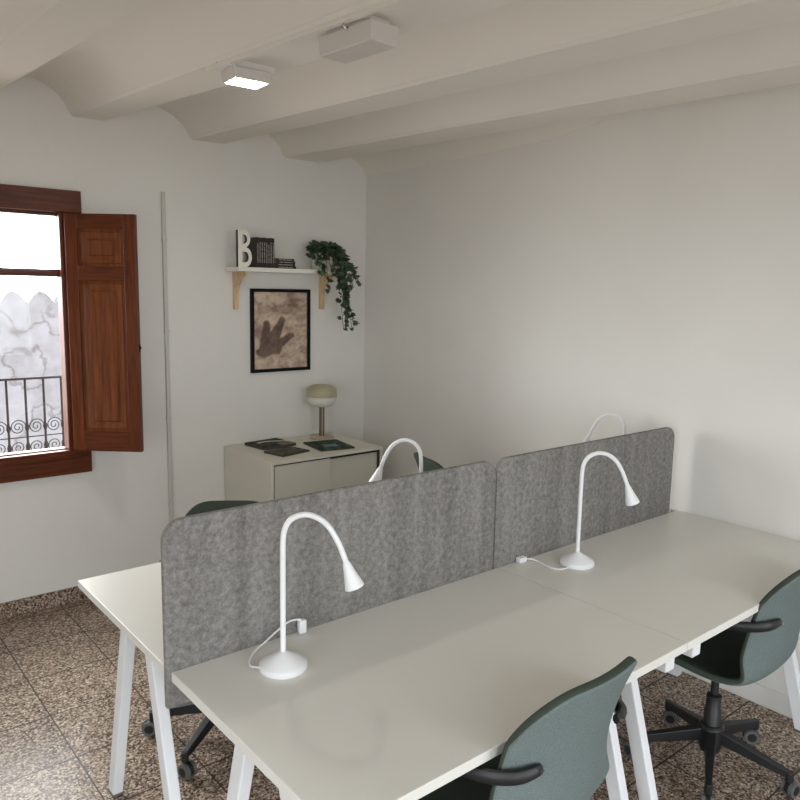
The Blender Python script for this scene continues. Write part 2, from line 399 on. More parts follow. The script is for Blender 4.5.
# weathered wall with scalloped top across the street
poly = [(-4.0, -3.0)]
per, x0 = .32, -.942
xx = -4.0
topz = lambda x: 1.44+.15*abs(math.sin(math.pi*((x-.150+.31*.5+.942-.155)/per)))**.75
pts = []
k = 0
while xx <= 3.0:
    ph = ((xx+.637)/per) % 1.0
    pts.append((xx, 1.415+.180*math.sin(math.pi*ph)**.8)); xx += .02
poly = [(-4.0, -3.0)] + pts + [(3.0, -3.0)]
poly = poly[::-1]
fw_ = tag(obj('parapet_wall', prism(B(), poly, 6.0, 6.25), m_fac), 'pale weathered wall with scalloped top across the street, beyond the railing', 'wall')

# ------------------------------------------------------------------ desks
TZ = .74
def make_desk(x0, x1, y0, y1, label):
    cx, cy = (x0+x1)/2, (y0+y1)/2; W = x1-x0; D = y1-y0
    d = thing('desk', label, 'desk', (cx, cy, 0), 0, 'white trestle desks')
    obj('tabletop', box(B(), -W/2+.0018, W/2-.0018, -D/2, D/2, TZ-.025, TZ), m_white, d, bevel=.002)
    for sx in (-1, 1):
        lx = sx*(W/2-.070)
        obj('trestle_bar', box(B(), lx-.022, lx+.022, -D/2+.008, D/2-.008, TZ-.065, TZ-.025), m_wmetal, d, bevel=.003)
        for sy in (-1, 1):
            ya, yb = sy*.085, sy*.278; h = .0255; w = .017
            zt = TZ-.045
            bm = B(); hexa(bm, [(lx-w, yb-h, .006), (lx+w, yb-h, .006), (lx+w, yb+h, .006), (lx-w, yb+h, .006), (lx-w, ya-h, zt), (lx+w, ya-h, zt), (lx+w, ya+h, zt), (lx-w, ya+h, zt)])
            lg = obj('leg', bm, m_wmetal, d, bevel=.004)
            bm = B(); box(bm, lx-w-.001, lx+w+.001, yb-h-.001, yb+h+.001, 0, .008); obj('foot_pad', bm, m_grey, lg)
    return d
YF, YFR, YBF, YBK = -3.086, -2.369, -2.339, -1.617
X0, XM, X1 = -2.362, -1.164, .019
make_desk(X0, XM, YF, YFR, 'white trestle desk in the left foreground, whole top in view')
make_desk(XM, X1, YF, YFR, 'white trestle desk in the right foreground, its far end at the right wall')
make_desk(X0, XM, YBF, YBK, 'white trestle desk behind the left grey divider, only its left end showing')
make_desk(XM, X1, YBF, YBK, 'white trestle desk hidden behind the right grey divider')

# felt dividers
def divider(x0, x1, label):
    bm = B(); z0, z1 = .643, 1.131
    poly = rrect(x1-x0, z1-z0, .055, 8, (x0+x1)/2, (z0+z1)/2)
    # square lower corners
    poly = [p for p in poly if p[1] > z0+.06] 
    up = poly
    poly = up + [(x0, z0), (x1, z0)]
    prism(bm, poly, YFR, YFR+.020)
    d = tag(obj('desk_divider', bm, m_felt, bevel=.003), label, 'desk divider', 'grey felt dividers along the desks')
    for cx in (x0+.25, x1-.25):
        bm = B(); box(bm, cx-.03, cx+.03, YFR-.06, YFR+.001, TZ-.0285, TZ-.025); box(bm, cx-.03, cx+.03, YFR-.003, YFR+.001, TZ-.08, TZ-.025); obj('clamp', bm, m_steel, d, bevel=.001)
    return d
divider(-2.372, -1.192, 'grey felt desk divider on the left, nearer one of the two')
divider(-1.186, -.050, 'grey felt desk divider on the right, ending by the right wall')

# ------------------------------------------------------------------ desk lamps
def make_lamp(loc, az, label, cord, hang=False):
    d = thing('desk_lamp', label, 'desk lamp', loc, az, 'white gooseneck desk lamps')
    bm = B(); lathe(bm, [(0, 0), (.058, 0), (.061, .003), (.061, .014), (.058, .018), (.03, .034), (.014, .043), (.008, .047), (0, .047)], 40)
    obj('base', bm, m_wplastic, d, smooth=True)
    prof = [(0, .04), (0, .15), (0, .27), (.001, .34), (.007, .372), (.022, .394), (.045, .406), (.068, .408), (.093, .400), (.118, .380), (.140, .345), (.155, .310), (.163, .288)]
    pts = catmull([(s, 0, z) for s, z in prof], 5)
    bm = B(); tube(bm, pts, .0072, 12); obj('gooseneck', bm, m_wplastic, d, smooth=True)
    # trumpet shaped head
    p0 = Vector((.161, 0, .294)); dr = Vector((.36, 0, -1)).normalized()
    q = dr.to_track_quat('Z', 'Y').to_matrix().to_4x4(); q.translation = p0
    bm = B(); lathe(bm, [(.0072, -.002), (.010, .006), (.012, .014), (.0155, .030), (.021, .050), (.0245, .064), (.0245, .067), (.0215, .066), (.0, .050)], 24); bm.transform(q)
    obj('lamp_head', bm, m_wplastic, d, smooth=True)
    M = Matrix.Translation(loc) @ Matrix.Rotation(az, 4, 'Z'); Mi = M.inverted()
    if cord:
        pts = [Mi @ Vector((x, y, TZ+z)) for x, y, z in cord]
        pts = catmull(pts, 8)
        bm = B(); tube(bm, pts, .0026, 8); pc = obj('power_cord', bm, m_wplastic, d, smooth=True)
        e = pts[-1]; t_ = (pts[-1]-pts[-5]); a = math.atan2(t_.y, t_.x)
        bm = B(); box(bm, *((-.011, .011, -.010, .010, -.033, .006) if hang else (-.004, .034, -.011, .011, -.008, .012))); bm.transform(Matrix.Translation(e) @ Matrix.Rotation(a, 4, 'Z')); obj('plug', bm, m_wplastic, pc, bevel=.004)
    return d
make_lamp((-2.128, -2.521, TZ), R(-48), 'white gooseneck desk lamp on the near left desk, in front of the left divider',
          [(-2.178, -2.50, .008), (-2.192, -2.465, .005), (-2.160, -2.42, .008), (-2.105, -2.396, .018), (-2.06, -2.386, .034), (-2.025, -2.383, .046), (-1.995, -2.385, .044), (-1.986, -2.386, .036)], True)
make_lamp((-.912, -2.516, TZ), R(-42), 'white gooseneck desk lamp on the right desk, in front of the right divider',
          [(-.968, -2.530, .008), (-1.01, -2.52, .004), (-1.025, -2.47, .004), (-1.01, -2.415, .004), (-1.03, -2.388, .008), (-1.045, -2.385, .009)])
make_lamp((-1.255, -2.05, TZ), R(120), 'white gooseneck desk lamp behind the left divider, arm bent towards the cabinet', None)
make_lamp((-.075, -2.13, TZ), R(120), 'white gooseneck desk lamp behind the right divider, close to the right wall', None)

# ------------------------------------------------------------------ chairs
def smoothstep(a, b_, x):
    t_ = max(0, min(1, (x-a)/(b_-a))); return t_*t_*(3-2*t_)
def shell_point(u, v):
    """u across -1..1, v along 0 (seat front) .. 1 (top of back); chair faces +Y"""
    prof = PROF; f = v*(len(prof)-1); i = min(int(f), len(prof)-2); f -= i
    P = [prof[max(i-1, 0)], prof[i], prof[i+1], prof[min(i+2, len(prof)-1)]]
    def cm(k):
        a, b_, c, d = (q[k] for q in P); return 0.5*((2*b_)+(c-a)*f+(2*a-5*b_+4*c-d)*f*f+(3*b_-a-3*c+d)*f**3)
    return cm(0), cm(1), cm(2)
#         y      z     half width
PROF = [(.245, .412, .205), (.215, .432, .222), (.13, .436, .232), (.03, .427, .236), (-.07, .420, .236), (-.150, .430, .232), (-.203, .470, .229),
        (-.225, .545, .221), (-.238, .630, .212), (-.255, .700, .208), (-.275, .770, .212), (-.293, .825, .219), (-.305, .862, .222)]
SHELL_SIDE = 1
def make_chair(loc, rz, label, dz=0.0, spin=0.0):
    d = thing('office_chair', label, 'office chair', loc, rz, 'green swivel chairs around the desks')
    NU, NV = 18, 40; bm = B(); g = []
    for j in range(NV+1):
        v = j/NV; row = []
        for i in range(NU+1):
            u = -1+2*i/NU
            # rounded corners: limit the v range near the side edges
            top = 1-.22*max(0, (abs(u)-.30)/.70)**2.3; bot = .045*max(0, (abs(u)-.5)/.5)**2.2
            vv = bot+(top-bot)*v
            y, z, hw = shell_point(u, vv)
            back = smoothstep(.42, .60, vv)
            x = u*hw
            y += back*(.064*abs(u)**2.2)*(1 - .25*smoothstep(.8, 1, vv))
            z += (1-back)*.035*abs(u)**3*smoothstep(0.0, .2, vv) + back*.006*abs(u)**2
            row.append(bm.verts.new((x, y, z+dz)))
        g.append(row)
    for j in range(NV):
        for i in range(NU): bm.faces.new((g[j][i], g[j][i+1], g[j+1][i+1], g[j+1][i]))
    sh_ = obj('seat_shell', bm, m_fabric, d, smooth=True, mats=[m_fabric, m_lining])
    for p in sh_.data.polygons: p.use_smooth = True
    s = sh_.modifiers.new('thick', 'SOLIDIFY'); s.thickness = .024; s.offset = 0; s.material_offset = SHELL_SIDE; s.material_offset_rim = 1
    s = sh_.modifiers.new('soft', 'SUBSURF'); s.levels = 1; s.render_levels = 2
    for sx in (-1, 1):
        za = .675+dz
        pts = catmull([(sx*.143, -.244, za+.003), (sx*.165, -.243, za+.002), (sx*.200, -.225, za-.003), (sx*.232, -.175, za-.012), (sx*.250, -.10, za-.020), (sx*.255, -.02, za-.026), (sx*.252, .06, za-.030)], 6)
        bm = B(); tube(bm, pts, [.0085+.0035*min(1, i_/14) for i_ in range(len(pts))], 10, True, 1.45)
        ar = obj('armrest', bm, m_black, d, smooth=True)
        bm = B(); tube(bm, [(sx*.150, -.248, za+.003), (sx*.150, -.2585, za+.003)], .004, 10); obj('bolt', bm, m_steel, ar, smooth=True)
        # bracket that carries the armrest from the shell
    bm = B(); box(bm, -.10, .10, -.10, .10, .382+dz, .408+dz); box(bm, -.05, .05, -.05, .05, .355+dz, .39+dz); obj('tilt_mechanism', bm, m_black, d, bevel=.006)
    bm = B(); tube(bm, [(.06, .0, .392+dz), (.19, .0, .385+dz)], .006, 8); obj('height_lever', bm, m_black, d, smooth=True)
    bm = B(); lathe(bm, [(0, .06), (.030, .06), (.030, .215), (.026, .22), (.026, .27), (.014, .275), (.014, .37+dz), (0, .37+dz)], 20); obj('gas_column', bm, m_black, d, smooth=True)
    bm = B(); lathe(bm, [(0, .055), (.034, .055), (.038, .07), (.045, .095), (.045, .150), (.036, .160), (0, .160)], 24)
    for k in range(5):
        a = R(72*k)+spin-rz
        M = Matrix.Rotation(a, 4, 'Z')
        hexa(bm, [M @ Vector(p) for p in ((.03, -.019, .100), (.27, -.011, .066), (.27, .011, .066), (.03, .019, .100), (.03, -.018, .148), (.27, -.010, .092), (.27, .010, .092), (.03, .018, .148))])
        lathe(bm, [(0, .056), (.014, .056), (.014, .092), (0, .092)], 12, tuple(M @ Vector((.268, 0, 0))))
    obj('star_base', bm, m_black, d, bevel=.003)
    for k in range(5):
        a = R(72*k)+spin-rz; M = Matrix.Translation(Matrix.Rotation(a, 4, 'Z') @ Vector((.268, 0, 0))) @ Matrix.Rotation(a+R(50+67*k), 4, 'Z')
        bm = B()
        tube(bm, [(0, 0, .030), (0, 0, .060)], .007, 8)
        prof = []
        for q in range(13):
            an = R(-10+200*q/12); prof.append((-.012+.030*math.cos(an), .027+.030*math.sin(an)))
        prism(bm, prof[:], -.007, .007, 'xz'); bm.transform(M)
        cs = obj('caster', bm, m_black, d, bevel=.001)
        for sy in (-1, 1):
            bm = B(); tube(bm, [(-.012, sy*.007, .0275), (-.012, sy*.021, .0275)], .0272, 20)
            tube(bm, [(-.012, sy*.0205, .0275), (-.012, sy*.0225, .0275)], .017, 16)
            for f_ in bm.faces:
                if all(abs(v_.co.y) > .0204 for v_ in f_.verts) and len(f_.verts) == 16: f_.material_index = 1
            bm.transform(M); obj('wheel', bm, m_grey, cs, smooth=True, mats=[m_grey, m_black])
    return d
make_chair((-1.755, -2.915, 0), R(2), 'green fabric office chair in the foreground, back to the camera, at the left desk', .03, R(30))
make_chair((-.54, -2.875, 0), R(3), 'green fabric office chair at the right desk, its black star base in view below', 0, R(63))
make_chair((-1.85, -1.615, 0), R(146), 'green office chair behind the left divider, only its backrest top and casters showing', -.026, R(-2))
make_chair((-.475, -1.60, 0), R(-108), 'green office chair behind the left divider, its backrest top beside a lamp arm', .065, R(20))

# ------------------------------------------------------------------ cabinet with sliding doors
KX0, KX1, KY, KZ = -1.03, -.255, -.575, .75
cb = thing('sliding_door_cabinet', 'low off-white cabinet with two sliding doors against the window wall', 'cabinet', ((KX0+KX1)/2, KY/2, 0))
W, D = KX1-KX0, -KY-.014
hx = W/2; y0, y1 = -D/2, D/2
bm = B()
box(bm, -hx, -hx+.016, y0, y1, .03, KZ-.012); box(bm, hx-.016, hx, y0, y1, .03, KZ-.012); box(bm, -hx+.016, hx-.016, y1-.012, y1, .03, KZ-.012)
box(bm, -hx+.016, hx-.016, y0+.01, y1-.012, .03, .05); box(bm, -hx+.016, hx-.016, y0+.05, y1-.012, .38, .396)
box(bm, -hx+.03, hx-.03, y0+.03, y1-.01, 0, .03)
obj('carcass', bm, m_cab, cb, bevel=.002)
obj('cabinet_top', box(B(), -hx, hx, y0, y1, KZ-.016, KZ), m_cab, cb, bevel=.003)
bm = B(); box(bm, -hx+.016, hx-.016, y0+.010, y0+.048, KZ-.030, KZ-.016); box(bm, -hx+.016, -hx+.024, y0+.010, y0+.03, .05, KZ-.03); box(bm, hx-.024, hx-.016, y0+.010, y0+.045, .05, KZ-.03)
obj('door_gap_shade', bm, m_gap, cb)  # dark strips stand in for the shade in the gaps around the doors
d1 = obj('sliding_door', box(B(), -hx+.0235, .005, y0+.006, y0+.022, .055, KZ-.024), m_cabdoor, cb, bevel=.002); d1['label'] = 'front sliding door on the left'
d2 = obj('sliding_door', box(B(), -.02, hx-.0235, y0+.026, y0+.042, .055, KZ-.024), m_cabdoor, cb, bevel=.002); d2['label'] = 'rear sliding door on the right'
obj('finger_groove', box(B(), -hx+.055, -hx+.066, y0+.0045, y0+.0075, .30, .50), m_cab, d1, bevel=.001)

# lamp on the cabinet
lp = thing('table_lamp', 'beige mushroom table lamp with a half white shade on the cabinet', 'table lamp', (-.412, -.135, KZ))
bm = B(); lathe(bm, [(0, 0), (.076, 0), (.078, .004), (.078, .012), (.072, .016), (0, .016)], 40); obj('base', bm, m_base, lp, smooth=True)
bm = B(); lathe(bm, [(0, .014), (.017, .014), (.017, .24), (0, .24)], 20); obj('stem', bm, m_smoke, lp, smooth=True)
bm = B(); tube(bm, [(-.007, -.0155, .016), (-.007, -.0155, .225)], .0032, 8); obj('stem_rod', bm, m_base, lp, smooth=True)
bm = B(); lathe(bm, [(0, .205), (.05, .207), (.076, .220), (.089, .242), (.0935, .272), (0, .272)], 40); obj('diffuser', bm, m_opal, lp, smooth=True)
bm = B(); lathe(bm, [(.0955, .270), (.0965, .292), (.093, .314), (.083, .330), (.062, .341), (.03, .346), (0, .347)], 40); obj('lamp_shade', bm, m_beige, lp, smooth=True)

# magazines with printed covers (grid coloured by a function)
def lin(c): return tuple(((x/255+.055)/1.055)**2.4 if x/255 > .04045 else x/255/12.92 for x in c)
def print_grid(name, w, h, z, nx, ny, fn, m, parent, vertical=False):
    bm = B(); g = []
    for j in range(ny+1):
        g.append([bm.verts.new((-w/2+w*i/nx, (0 if vertical else -h/2+h*j/ny), (-h/2+h*j/ny if vertical else z))) for i in range(nx+1)])
    for j in range(ny):
        for i in range(nx): bm.faces.new((g[j][i], g[j][i+1], g[j+1][i+1], g[j+1][i]))
    me = bpy.data.meshes.new(name); bm.to_mesh(me); bm.free(); me.materials.append(m)
    ca = me.color_attributes.new('Print', 'FLOAT_COLOR', 'POINT')
    for j in range(ny+1):
        for i in range(nx+1):
            ca.data[j*(nx+1)+i].color = (*fn(i/nx, j/ny), 1)
    o = bpy.data.objects.new(name, me); C.objects.link(o); o.parent = parent; return o
def mixc(a, b_, t_): t_ = max(0, min(1, t_)); return tuple(x*(1-t_)+y*t_ for x, y in zip(a, b_))
def fbm(x, y, s=0.0):
    return noise.fractal((x, y, s), 1.0, 2.0, 4)
def cover_a(u, v):   # dark photograph with a pale curved stripe
    c = mixc(lin((26, 26, 23)), lin((84, 82, 72)), .5+fbm(u*5, v*4, 1))
    if abs((v-.45)-.28*math.sin(u*3.0+.3)) < .07 and u > .2: c = lin((214, 208, 194))
    if u > .55 and v < .35: c = mixc(c, lin((150, 145, 130)), .6)
    return c
def cover_b(u, v):
    c = mixc(lin((58, 58, 48)), lin((108, 105, 88)), .5+.9*fbm(u*7, v*6, 4))
    if v < .12: c = lin((62, 62, 55))
    return c
def cover_c(u, v):
    c = mixc(lin((30, 40, 40)), lin((78, 90, 82)), .45+fbm(u*6, v*5, 9))
    if .28 < u < .72 and .25 < v < .55: c = mixc(lin((74, 106, 104)), lin((150, 160, 150)), .5+fbm(u*14, v*14, 2))
    if v > .82: c = lin((58, 76, 50))
    return c
m_cover_edge = mat('dark_page_edges', (0.06, 0.055, 0.045), 0.7)
def magazine(x, y, z, w, h, rz, fn, label, th=.009):
    d = thing('magazine', label, 'magazine', (x, y, z), rz, 'magazines on the cabinet')
    obj('page_block', box(B(), -w/2+.001, w/2-.001, -h/2+.001, h/2-.001, 0, th-.0006), m_cover_edge, d)
    print_grid('front_cover', w, h, th, 40, 40, fn, m_cover, d)
    return d
magazine(-.795, -.150, KZ, .235, .205, R(6), cover_a, 'magazine with a pale curve on its dark cover, at the back left of the cabinet', .016)
magazine(-.815, -.372, KZ, .212, .165, R(12), cover_b, 'plain olive grey magazine at the front left of the cabinet')
magazine(-.515, -.365, KZ, .225, .262, R(-9), cover_c, 'dark teal magazine in front of the mushroom lamp')

# ------------------------------------------------------------------ wall shelf
SZ, SX0, SX1, SD = 1.813, -1.006, -.262, .17
sf = thing('wall_shelf', 'white wall shelf on two pine brackets above the framed picture', 'shelf', ((SX0+SX1)/2, 0, SZ))
w = (SX1-SX0)/2
obj('board', box(B(), -w, w, -SD, -.0005, -.025, 0), m_shelf, sf, bevel=.002)
for bxp in (-.945, -.338):
    lx = bxp-(SX0+SX1)/2
    prof = [(-.0005, -.025), (-.150, -.025), (-.150, -.038), (-.112, -.048), (-.075, -.070), (-.048, -.105), (-.034, -.150), (-.030, -.245), (-.0005, -.245)]
    obj('bracket', prism(B(), prof, lx-.013, lx+.013, 'yz'), m_pine, sf, bevel=.002)

# letter B
lt = thing('letter_ornament', 'white block letter B with dark sides at the left end of the shelf', 'ornament', (-.952, -.125, SZ), R(4))
def letterB(dep0, dep1):
    bm = B(); h, wd = .207, .098
    outer = [(0, 0), (.062, 0)]
    for k in range(13): a = R(-90+180*k/12); outer.append((.048+.042*math.cos(a), .056+.056*math.sin(a)))
    for k in range(13): a = R(-90+180*k/12); outer.append((.044+.036*math.cos(a), .1595+.0475*math.sin(a)))
    outer += [(0, h)]
    def hole(x0, x1, z0, z1):
        r = (z1-z0)/2; pts = [(x0, z0)]
        for k in range(9): a = R(-90+180*k/8); pts.append((x1-r*.8+r*.8*math.cos(a), (z0+z1)/2+r*math.sin(a)))
        return pts+[(x0, z1)]
    loops = [outer, hole(.026, .070, .026, .086), hole(.026, .060, .132, .182)]
    vs = []
    for lpz in loops:
        a = [bm.verts.new((x-.048, dep0, z)) for x, z in lpz]; b_ = [bm.verts.new((x-.048, dep1, z)) for x, z in lpz]
        vs.append((a, b_))
    for side in (0, 1):
        es = []
        for pair in vs:
            r_ = pair[side]
            for i in range(len(r_)):
                e = bm.edges.get((r_[i], r_[(i+1) % len(r_)])) or bm.edges.new((r_[i], r_[(i+1) % len(r_)])); es.append(e)
        bmesh.ops.triangle_fill(bm, use_beauty=True, use_dissolve=False, edges=es)
    for a, b_ in vs:
        for i in range(len(a)):
            j = (i+1) % len(a); bm.faces.new((a[i], b_[i], b_[j], a[j]))
    return bm
obj('letter_body', letterB(-.0235, -.004), m_letterside, lt)
obj('letter_face', letterB(-.026, -.0236), m_letter, lt)

# books
ords = ['first', 'second', 'third', 'fourth', 'fifth', 'sixth', 'seventh', 'eighth']
def book(loc, th, h, dpt, label, group, lying=False, k=0):
    b_ = thing('book', label, 'book', loc, 0, group)
    M = Matrix.Identity(4)
    if lying: M = Matrix(((0, 1, 0, 0), (0, 0, 0, 0), (1, 0, 0, 0), (0, 0, 0, 1)))
    def put(x0, x1, y0, y1, z0, z1):     # upright: spine faces -Y
        if not lying: return box(B(), x0, x1, y0, y1, z0, z1)
        return box(B(), z0-h/2, z1-h/2, y0, y1, x0+th/2, x1+th/2)
    bm = put(-th/2+.0005, th/2-.0005, -dpt/2, -dpt/2+.003, 0, h); 
    for s in (-1, 1):
        b2 = put(s*th/2-.0015*(s+1)/2*1.0 if s > 0 else -th/2, th/2 if s > 0 else -th/2+.0015, -dpt/2, dpt/2, 0, h)
        me = bpy.data.meshes.new('tmp'); b2.to_mesh(me); b2.free(); bm.from_mesh(me); bpy.data.meshes.remove(me)
    obj('cover', bm, m_book if k % 2 else m_book2, b_)
    obj('page_block', put(-th/2+.0015, th/2-.0015, -dpt/2+.003, dpt/2-.003, .003, h-.003), m_paper, b_)
    bm = B(); zz = h*.16
    rnd = random.Random(k*7+int(lying))
    while zz < h*.82:
        ln = rnd.uniform(.018, .045); wx = th*.15
        q = put(-wx, wx, -dpt/2-.0006, -dpt/2, zz, min(zz+ln, h*.85))
        me = bpy.data.meshes.new('tmp'); q.to_mesh(me); q.free(); bm.from_mesh(me); bpy.data.meshes.remove(me)
        zz += ln+rnd.uniform(.002, .006)
    obj('spine_lettering', bm, m_ink, b_)
    return b_
x = -.884
for k in range(8):
    th = .0146; h = .172-.0012*(k % 3)
    book((x+th/2, -.098, SZ), th-.0006, h, .125, 'thin dark book standing on the shelf, %s from the letter B' % ords[k], 'dark books standing on the shelf', False, k); x += th
zc = SZ
for k in range(4):
    th = .0145
    nm = ['lowest', 'second from the bottom', 'second from the top', 'topmost'][k]
    book((-.688-.004*(k % 2), -.098, zc), th, .142-.006*k, .12, 'dark book lying flat beside the standing books, %s of its stack' % nm, 'dark books lying on the shelf', True, k+3); zc += th

# potted ivy hanging over the end of the shelf
pv = thing('potted_ivy', 'trailing green ivy in a cream pot on the right end of the shelf', 'plant', (-.41, -.095, SZ))
bm = B(); lathe(bm, [(0, 0), (.042, 0), (.046, .004), (.058, .09), (.060, .104), (.056, .104), (.053, .092), (0, .090)], 28); obj('pot', bm, m_pot, pv, smooth=True)
bm = B(); lathe(bm, [(0, .093), (.053, .093)], 20); obj('soil', bm, m_soil, pv)
rnd = random.Random(11)
leaf2d = [(0, 0), (.30, -.12), (.50, .10), (.36, .34), (.44, .62), (.16, .60), (0, 1.0), (-.16, .60), (-.44, .62), (-.36, .34), (-.50, .10), (-.30, -.12)]
bl, bs = B(), B()
def leaf(p, s, d, n_):
    d = Vector(d).normalized(); n_ = Vector(n_); n_ = (n_-d*n_.dot(d)).normalized(); sd = d.cross(n_)
    c = bl.verts.new(p+d*s*.35+n_*s*.06)
    vs = [bl.verts.new(p+sd*a*s+d*b_*s-n_*abs(a)*s*.22) for a, b_ in leaf2d]
    for i in range(len(vs)): bl.faces.new((c, vs[i], vs[(i+1) % len(vs)]))
# strands: list of control points (local to the pot base)
strands = []
def S(*p): strands.append(p)
for q in range(64):
    a = rnd.uniform(0, 2*math.pi); r_ = rnd.uniform(.06, .115)
    top = Vector((.025*math.cos(a), .02*math.sin(a), .10)); 
    S(top, Vector((r_*.55*math.cos(a), r_*.4*math.sin(a)-.01, .13+rnd.uniform(0, .045))), Vector((r_*math.cos(a)+.03, r_*.62*math.sin(a)-.02, .11+rnd.uniform(-.03, .045))))
ends = [((1.02*a_ if c_ > -.08 else .86*a_), b_, c_-.012) for a_, b_, c_ in [(.105, -.14, .03), (.15, -.13, .0), (.19, -.12, -.04), (.225, -.10, -.075), (.17, -.15, -.10), (.13, -.13, -.15), (.19, -.10, -.14), (.15, -.11, -.23), (.18, -.09, -.20), (.175, -.09, -.29), (.205, -.08, -.345), (.235, -.08, -.36), (.255, -.07, -.335), (.14, -.10, -.36), (.10, -.12, -.09), (-.01, -.11, -.115), (-.055, -.10, -.02), (-.085, -.08, .05), (-.09, -.04, .10), (.06, -.14, -.03), (.235, -.07, -.02), (.245, -.08, -.06), (.20, -.12, .02), (.16, -.12, -.31), (.03, -.14, -.02), (.07, -.15, -.08), (.10, -.15, -.13), (.13, -.14, -.06), (.16, -.13, -.11), (.11, -.13, -.20), (.17, -.11, -.26), (.00, -.14, -.05)]]
for e in ends:
    e = Vector(e); a = math.atan2(e.y, e.x)
    S(Vector((.02*math.cos(a), .015*math.sin(a), .10)), Vector((min(.09, e.x*.6), -.06, .135)), Vector((e.x*.8, e.y*.95, (.07+e.z)*.55)), e)
for st in strands:
    pts = catmull(st, 10); tube(bs, pts, .0016, 4)
    L = sum((b_-a).length for a, b_ in zip(pts, pts[1:])); nl = max(3, int(L/.030)); 
    for k in range(nl):
        f = (k+rnd.random()*.6)/nl*(len(pts)-1); i = min(int(f), len(pts)-2)
        if L > .25 and k > nl*.45 and rnd.random() < .25: continue
        p = pts[i].lerp(pts[i+1], f-i)
        off = Vector((rnd.uniform(-1, 1), rnd.uniform(-1, .5), rnd.uniform(-.6, .4)))
        s = rnd.uniform(.030, .049)*(1-.12*(k/nl if L > .25 else 0))
        leaf(p+off*.008, s, off+Vector((0, -.2, -.35)), (rnd.uniform(-.7, .4), -1, rnd.uniform(0, .9)))
for v in bl.verts:      # keep every leaf clear of the wall
    if v.co.y > .098: v.co.y = .098
obj('stems', bs, m_stem, pv)
obj('foliage', bl, m_leaf, pv)

# framed picture: three-toed footprint in sand
fx0, fx1, fz0, fz1 = -.846, -.425, 1.181, 1.692
pf = thing('framed_picture', 'black framed photo of a three-toed footprint in sand, hung below the shelf', 'picture', ((fx0+fx1)/2, 0, (fz0+fz1)/2))
w, h = fx1-fx0, fz1-fz0
bm = B(); ring(bm, -w/2, w/2, -h/2, h/2, .020, -.022, -.0005); obj('frame', bm, m_bframe, pf, bevel=.002)
def seg_d(p, a, b_, ra, rb):
    ax, ay = a; bx_, by = b_; dx, dy = bx_-ax, by-ay; t_ = max(0, min(1, ((p[0]-ax)*dx+(p[1]-ay)*dy)/(dx*dx+dy*dy)))
    return math.hypot(p[0]-ax-t_*dx, p[1]-ay-t_*dy)-(ra+(rb-ra)*t_)
def poster(u, v):
    p = (u*.42, v*.51)
    s = .5+.8*fbm(u*3.2, v*7, 3)+.45*fbm(u*14, v*24, 7)
    c = mixc(lin((142, 118, 104)), lin((212, 192, 174)), s)
    wv = math.sin((v*9+u*2.2)*2.2+3*fbm(u*3, v*3, 5)); c = mixc(c, lin((214, 192, 162)), .35*max(0, wv))
    q = (p[0]+.010*fbm(u*8, v*8, 12), p[1]+.010*fbm(u*8, v*8, 15))
    d = min(seg_d(q, (.085, .135), (.10, .300), .050, .022), seg_d(q, (.125, .150), (.225, .330), .050, .022), seg_d(q, (.13, .135), (.300, .225), .040, .018), seg_d(q, (.055, .115), (.18, .135), .032, .036))
    dk = mixc(lin((92, 72, 64)), lin((122, 100, 90)), .5+fbm(u*7, v*7, 21))
    c = mixc(dk, c, max(0, min(1, (d+.004)/.010)))
    if .004 < d < .018 and u > .3: c = mixc(c, lin((198, 172, 140)), .5)
    k = math.exp(-(((u-.78)/.28)**2+((v-.84)/.10)**2)); c = mixc(c, lin((98, 70, 58)), k*(.55+.9*fbm(u*5, v*12, 31)))
    return c
print_grid('print', w-.038, h-.038, 0, 70, 84, poster, m_print, pf, True).location = (0, -.010, 0)

# ------------------------------------------------------------------ ceiling lights, conduit, trunking
def on_beam(bq, y): a, b_ = bx(bq, y); return (a+b_)/2
l1 = thing('ceiling_light', 'square ceiling light, lit, under the beam on the left', 'ceiling light', (-1.602, -1.385, 2.53), R(-2))
bm = B(); hexa(bm, [(-.072, -.055, -.062), (.072, -.055, -.062), (.072, .055, -.062), (-.072, .055, -.062), (-.078, -.06, -.020), (.078, -.06, -.020), (.078, .06, -.020), (-.078, .06, -.020)])
obj('housing', bm, m_light, l1, bevel=.004)
obj('mounting_plate', box(B(), -.095, .095, -.05, .05, -.022, .004), m_light2, l1, bevel=.003)
obj('led_panel', box(B(), -.062, .062, -.046, .046, -.0645, -.0615), m_led, l1)
bm = B(); tube(bm, catmull([(-.075, .03, -.02), (-.095, .035, -.012), (-.105, .03, .003)], 6), .003, 6); obj('cable', bm, m_black, l1, smooth=True)
l2 = thing('ceiling_light', 'oblong ceiling light, unlit, under the beam nearer the camera', 'ceiling light', (-1.556, -2.035, 2.53), R(4))
bm = B(); hexa(bm, [(-.055, -.128, -.082), (.055, -.128, -.082), (.055, .128, -.082), (-.055, .128, -.082), (-.058, -.131, -.020), (.058, -.131, -.020), (.058, .131, -.020), (-.058, .131, -.020)])
obj('housing', bm, m_light, l2, bevel=.004)
obj('mounting_plate', box(B(), -.045, .045, -.10, .10, -.022, .005), m_light2, l2)
bm = B(); tube(bm, catmull([(-.057, -.02, -.022), (-.066, -.022, -.03), (-.074, -.018, -.018), (-.072, -.012, .0), (-.078, -.01, .004)], 6), .003, 6); obj('cable', bm, m_steel, l2, smooth=True)
